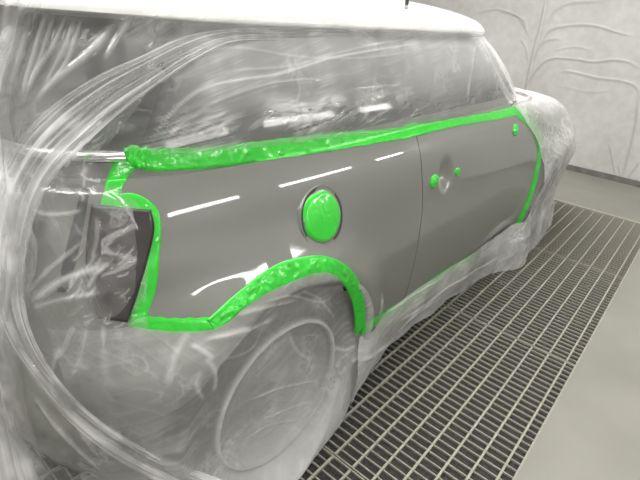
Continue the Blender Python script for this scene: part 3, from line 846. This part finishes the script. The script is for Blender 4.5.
# 5. film over bonnet, front wing and front wheel
def front_film():
    zs = np.linspace(.003, 1.012, 230); lv = []; N_ = 760
    for z in zs:
        x0 = np.interp(z, [0, .18, .22, .33, .45, .65, .80, .93, 1.0], [1.78, 1.84, 1.96, 2.07, 2.115, 2.075, 1.905, 1.70, 1.60])
        zz = float(np.clip(z, .30, 1.008))
        w_, xr, xf, n = interp(LOW, zz); xc, a = (xr+xf)/2, (xf-xr)/2
        def th(x): c = np.clip((x-xc)/a, -1, 1); return math.acos(np.sign(c)*abs(c)**(n/2))
        T = np.linspace(th(min(x0, xf-.02)), -math.pi/2.2, 3000); c, s_ = np.cos(T), np.sin(T)
        x = xc+a*np.sign(c)*np.abs(c)**(2/n); v = flare(xc*0+x, w_*np.sign(s_)*np.abs(s_)**(2/n), zz)
        L = np.r_[0, np.cumsum(np.hypot(np.diff(x), np.diff(v)))]; k = np.linspace(0, L[-1], N_)
        x, v = np.interp(k, L, x), np.interp(k, L, v)
        dx, dv = np.gradient(x), np.gradient(v); q = np.hypot(dx, dv)+1e-9; nx, nv = dv/q, -dx/q
        sg = np.where(nx*(x-1.0)*.5+nv*v >= 0, 1, -1); nx, nv = nx*sg, nv*sg
        off = (.008+.018*smoothstep(0, .25, k))*np.ones_like(x)
        off = off + .05*smoothstep(.35, 0, z)*smoothstep(0, .2, k)
        lv.append((x+nx*off, v+nv*off, np.full_like(x, z-.002)))
    x, v, z = lv[-1]
    for f in np.linspace(.97, 0, 40):
        lv.append((1.75+(x-1.75)*f, v*f, z+.012*(1-f)))
    S = Sheet(grid_from(lv)); s, t, zz = S.s, S.t, S.P[..., 2]
    c1 = ridged(s*9, t*7, 51, 8); c2 = pleats(s, t, 1.2, 12, 2.5, 52, 7); c3 = ridged(s*22, t*18, 53, 8)
    low = smoothstep(.95, .7, zz)
    S.flow[..., 0] = t; S.flow[..., 1] = s; S.flow[..., 2] = low; S.h += (.3+.7*low)*(.003*c1+.004*c2+.0006*c3)+.010*gnoise(s*4, t*4, 54); S.d += .16*c1+.22*c2*low+.10*c3+.06+.55*smoothstep(.34, .60, zz)+.3*smoothstep(.15, .0, zz)
    S.build('masking_film', F_front, 'cloudy film bagged over the bonnet and front wheel')
front_film()

# 6. gathered bands of loose film: thick pleats lying over the other sheets
def band(label, e1, e2, n=420, k=60, off=(.03, .03, .03), amp=.006, fr=9, seed=0, base=.2, edge=.12):
    A, B = smooth_path(e1, n), smooth_path(e2, n); P = np.zeros((k, n, 3)); last = None
    D = np.zeros((k, n)); ok = np.zeros((k, n), bool)
    for i in range(n):
        for j in range(k):
            q = A[i]*(1-j/(k-1))+B[i]*(j/(k-1)); h = hit(q[0], q[1])
            if h is not None and h[0] is not None: D[j, i] = h[3]; ok[j, i] = True
    # depth along each sight line, smoothed so that the loose film bridges hollows
    if not ok.all():
        for j in range(k):
            g = np.where(ok[j])[0]; D[j] = np.interp(np.arange(n), g, D[j, g]) if len(g) else np.nan
        bad = np.isnan(D).all(axis=1)
        for c in range(n): D[bad, c] = np.interp(np.where(bad)[0], np.where(~bad)[0], D[~bad, c])
    ker = np.hanning(61); ker /= ker.sum()
    for j in range(k): D[j] = np.convolve(np.pad(D[j], 30, mode='edge'), ker, 'valid')
    k2 = np.hanning(21); k2 /= k2.sum()
    for i in range(n): D[:, i] = np.convolve(np.pad(D[:, i], 10, mode='edge'), k2, 'valid')
    of = np.interp(np.linspace(0, 1, n), np.linspace(0, 1, len(off)), off)
    for i in range(n):
        for j in range(k):
            q = A[i]*(1-j/(k-1))+B[i]*(j/(k-1)); P[j, i] = CAM+np.array(pxray(q[0], q[1]))*(D[j, i]-of[i])
    S = Sheet(P); u = np.linspace(0, 1, k)[:, None]*np.ones((1, n)); a = S.s
    S.h += amp*gnoise(a*1.5, u*fr, 60+seed)+amp*.4*gnoise(a*3, u*fr*2.5, 61+seed)
    S.flow[..., 0] = a; S.flow[..., 1] = u*.16*fr/9; S.flow[..., 2] = 1.0
    S.d += base+.35*(1-smoothstep(0, edge*.4, u))*.6+.5*ridged(a*1.2, u*fr*.8, 62+seed, 7)-.25*smoothstep(.2, 1, gnoise(a*2.5, u*3, 63+seed)+.5)
    return S
S = band('', [(484, 30), (440, 28), (380, 28.5), (300, 29), (225, 29), (180, 38), (140, 56), (100, 74), (60, 99), (32, 124), (12, 150), (-6, 190), (-14, 240), (-12, 290), (0, 330), (24, 368), (52, 404), (88, 438), (128, 466), (170, 488)],
         [(484, 37), (440, 37), (380, 38), (300, 41), (235, 42), (195, 60), (155, 87), (118, 115), (85, 145), (60, 170), (42, 200), (30, 240), (25, 280), (28, 315), (38, 345), (58, 378), (90, 412), (130, 440), (175, 462), (225, 481)],
         off=(.022, .025, .03, .045, .055, .06, .06), amp=.005, base=.10)
fade = smoothstep(0, .9, S.s-S.s[:, :1])[..., None]; S.flow[..., 2:] *= .35+.65*fade; S.d *= .3+.7*fade[..., 0]
S.build('masking_film', F_band, 'long gathered band of film sweeping from the roof edge down round the tail')
S = band('', [(-30, -10), (-28, 60), (-30, 140), (-34, 230), (-30, 330), (-24, 420), (-20, 500)],
         [(46, -10), (30, 40), (12, 100), (20, 160), (34, 225), (30, 300), (16, 350), (30, 420), (60, 500)], n=360, k=50, off=(.05, .05, .05, .05, .05, .06), amp=.010, fr=5, seed=9, base=.0)
uu = np.linspace(0, 1, 50)[:, None]; S.d *= smoothstep(1, .55, uu); S.d += .32*smoothstep(1, .5, uu); S.flow[..., 2] *= smoothstep(1, .6, uu)
S.build('masking_film', F_band, 'milky film sheet hanging free at the far left, beside the tail')

S = band('', [(474, 27), (482, 34), (493, 49), (503, 68), (513, 88), (523, 104)], [(466, 35), (474, 42), (484, 56), (493, 72), (502, 90), (511, 107)], n=160, k=36,
         off=(.012, .012, .012), amp=.003, fr=5, seed=17, base=.30)
S.build('masking_film', F_band, 'folded film edge running down the windscreen pillar')

# ------------------------------------------------------------------ wrinkled white peel-off film on the front wall
def wall_film():
    y = np.linspace(-.6, 4.2, 700); z = np.linspace(.056, 2.6, 420)
    P = np.zeros((420, 700, 3)); P[..., 0] = ROOM['x1']-.012; P[..., 1] = y[None, :]; P[..., 2] = z[:, None]
    S = Sheet(P); S.n[:] = (-1, 0, 0)
    S.h += .004*gnoise(P[..., 1]*2.2, P[..., 2]*2.2, 71)
    def C(pts, wd=.012, am=.010, dn=.5): S.crease(pts, wd, am*.55, dn*1.3, n=44)
    C([(546, -4), (540, 26), (533, 52), (522, 104)], .007, .012, .8); C([(549, -4), (543, 26), (536, 54), (527, 100)], .006, -.004, .25)
    C([(522, 96), (531, 78), (540, 66), (548, 60), (557, 58), (577, 59.5), (594, 62), (614, 60), (631, 63), (640, 70)], .011, .012, .55)
    C([(533, 63), (537, 52), (544, 42), (552, 39.5), (561, 39)], .012, .010, .45)
    C([(542, 44), (547, 34), (555, 28), (577, 25), (596, 26), (616, 32), (631, 36)], .012, .012, .45)
    C([(550, 20), (556, 10), (572, 3), (603, 1)], .014, .010, .35); C([(500, 11), (515, 15), (524, 21), (527, 31)], .012, .010, .45)
    C([(475, 14), (490, 10), (502, 10), (518, 17), (530, 38)], .010, .008, .35); C([(520, 38), (526, 48), (528, 62)], .010, .008, .3)
    C([(560, 72), (572, 72), (598, 78), (622, 81), (636, 87), (640, 98)], .012, .010, .4)
    C([(638, 98), (636, 120), (631, 145), (622, 178)], .012, .012, .55); C([(640, 162), (632, 172), (624, 181)], .010, .012, .5)
    C([(609, 143), (612, 158), (615, 175)], .008, .010, .5); C([(618, 165), (620, 173), (621, 181)], .008, .010, .5)
    C([(556, 50), (575, 47), (590, 50)], .010, .006, .25); C([(560, 86), (590, 92), (612, 90)], .012, .004, .15); C([(546, 82), (546, 92)], .02, .003, .1)
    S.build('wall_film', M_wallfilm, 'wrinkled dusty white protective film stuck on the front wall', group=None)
M_wallfilm = mat('wall_film', (.60, .593, .578), .45)
nt = M_wallfilm.node_tree; b = nt.nodes['Principled BSDF']; L = nt.links.new
tc = nt.nodes.new('ShaderNodeTexCoord'); n1 = nt.nodes.new('ShaderNodeTexNoise'); n1.inputs['Scale'].default_value = 1.6; n1.inputs['Detail'].default_value = 7; n1.inputs['Roughness'].default_value = .6
n2 = nt.nodes.new('ShaderNodeTexNoise'); n2.inputs['Scale'].default_value = 14; n2.inputs['Detail'].default_value = 6
L(tc.outputs['Object'], n1.inputs['Vector']); L(tc.outputs['Object'], n2.inputs['Vector'])
r1 = nt.nodes.new('ShaderNodeValToRGB'); r1.color_ramp.elements[0].position = .36; r1.color_ramp.elements[1].position = .64
r1.color_ramp.elements[0].color = (.53, .52, .505, 1); r1.color_ramp.elements[1].color = (.61, .605, .59, 1)
L(n1.outputs['Fac'], r1.inputs['Fac'])
r2 = nt.nodes.new('ShaderNodeValToRGB'); r2.color_ramp.elements[0].position = .35; r2.color_ramp.elements[1].position = .65
r2.color_ramp.elements[0].color = (.90, .90, .90, 1); r2.color_ramp.elements[1].color = (1, 1, 1, 1); L(n2.outputs['Fac'], r2.inputs['Fac'])
m1_ = nt.nodes.new('ShaderNodeMixRGB'); m1_.blend_type = 'MULTIPLY'; m1_.inputs[0].default_value = 1; L(r1.outputs[0], m1_.inputs[1]); L(r2.outputs[0], m1_.inputs[2])
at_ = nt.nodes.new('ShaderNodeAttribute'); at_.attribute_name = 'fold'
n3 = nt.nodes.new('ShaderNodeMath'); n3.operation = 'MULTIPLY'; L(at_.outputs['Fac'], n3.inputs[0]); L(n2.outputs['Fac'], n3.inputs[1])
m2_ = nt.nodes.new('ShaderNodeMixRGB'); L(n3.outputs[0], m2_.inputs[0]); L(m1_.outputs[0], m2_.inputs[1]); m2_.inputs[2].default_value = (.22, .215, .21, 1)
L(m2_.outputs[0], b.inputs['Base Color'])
bp = nt.nodes.new('ShaderNodeBump'); bp.inputs['Strength'].default_value = .3; bp.inputs['Distance'].default_value = .01; L(n2.outputs['Fac'], bp.inputs['Height']); L(bp.outputs[0], b.inputs['Normal'])
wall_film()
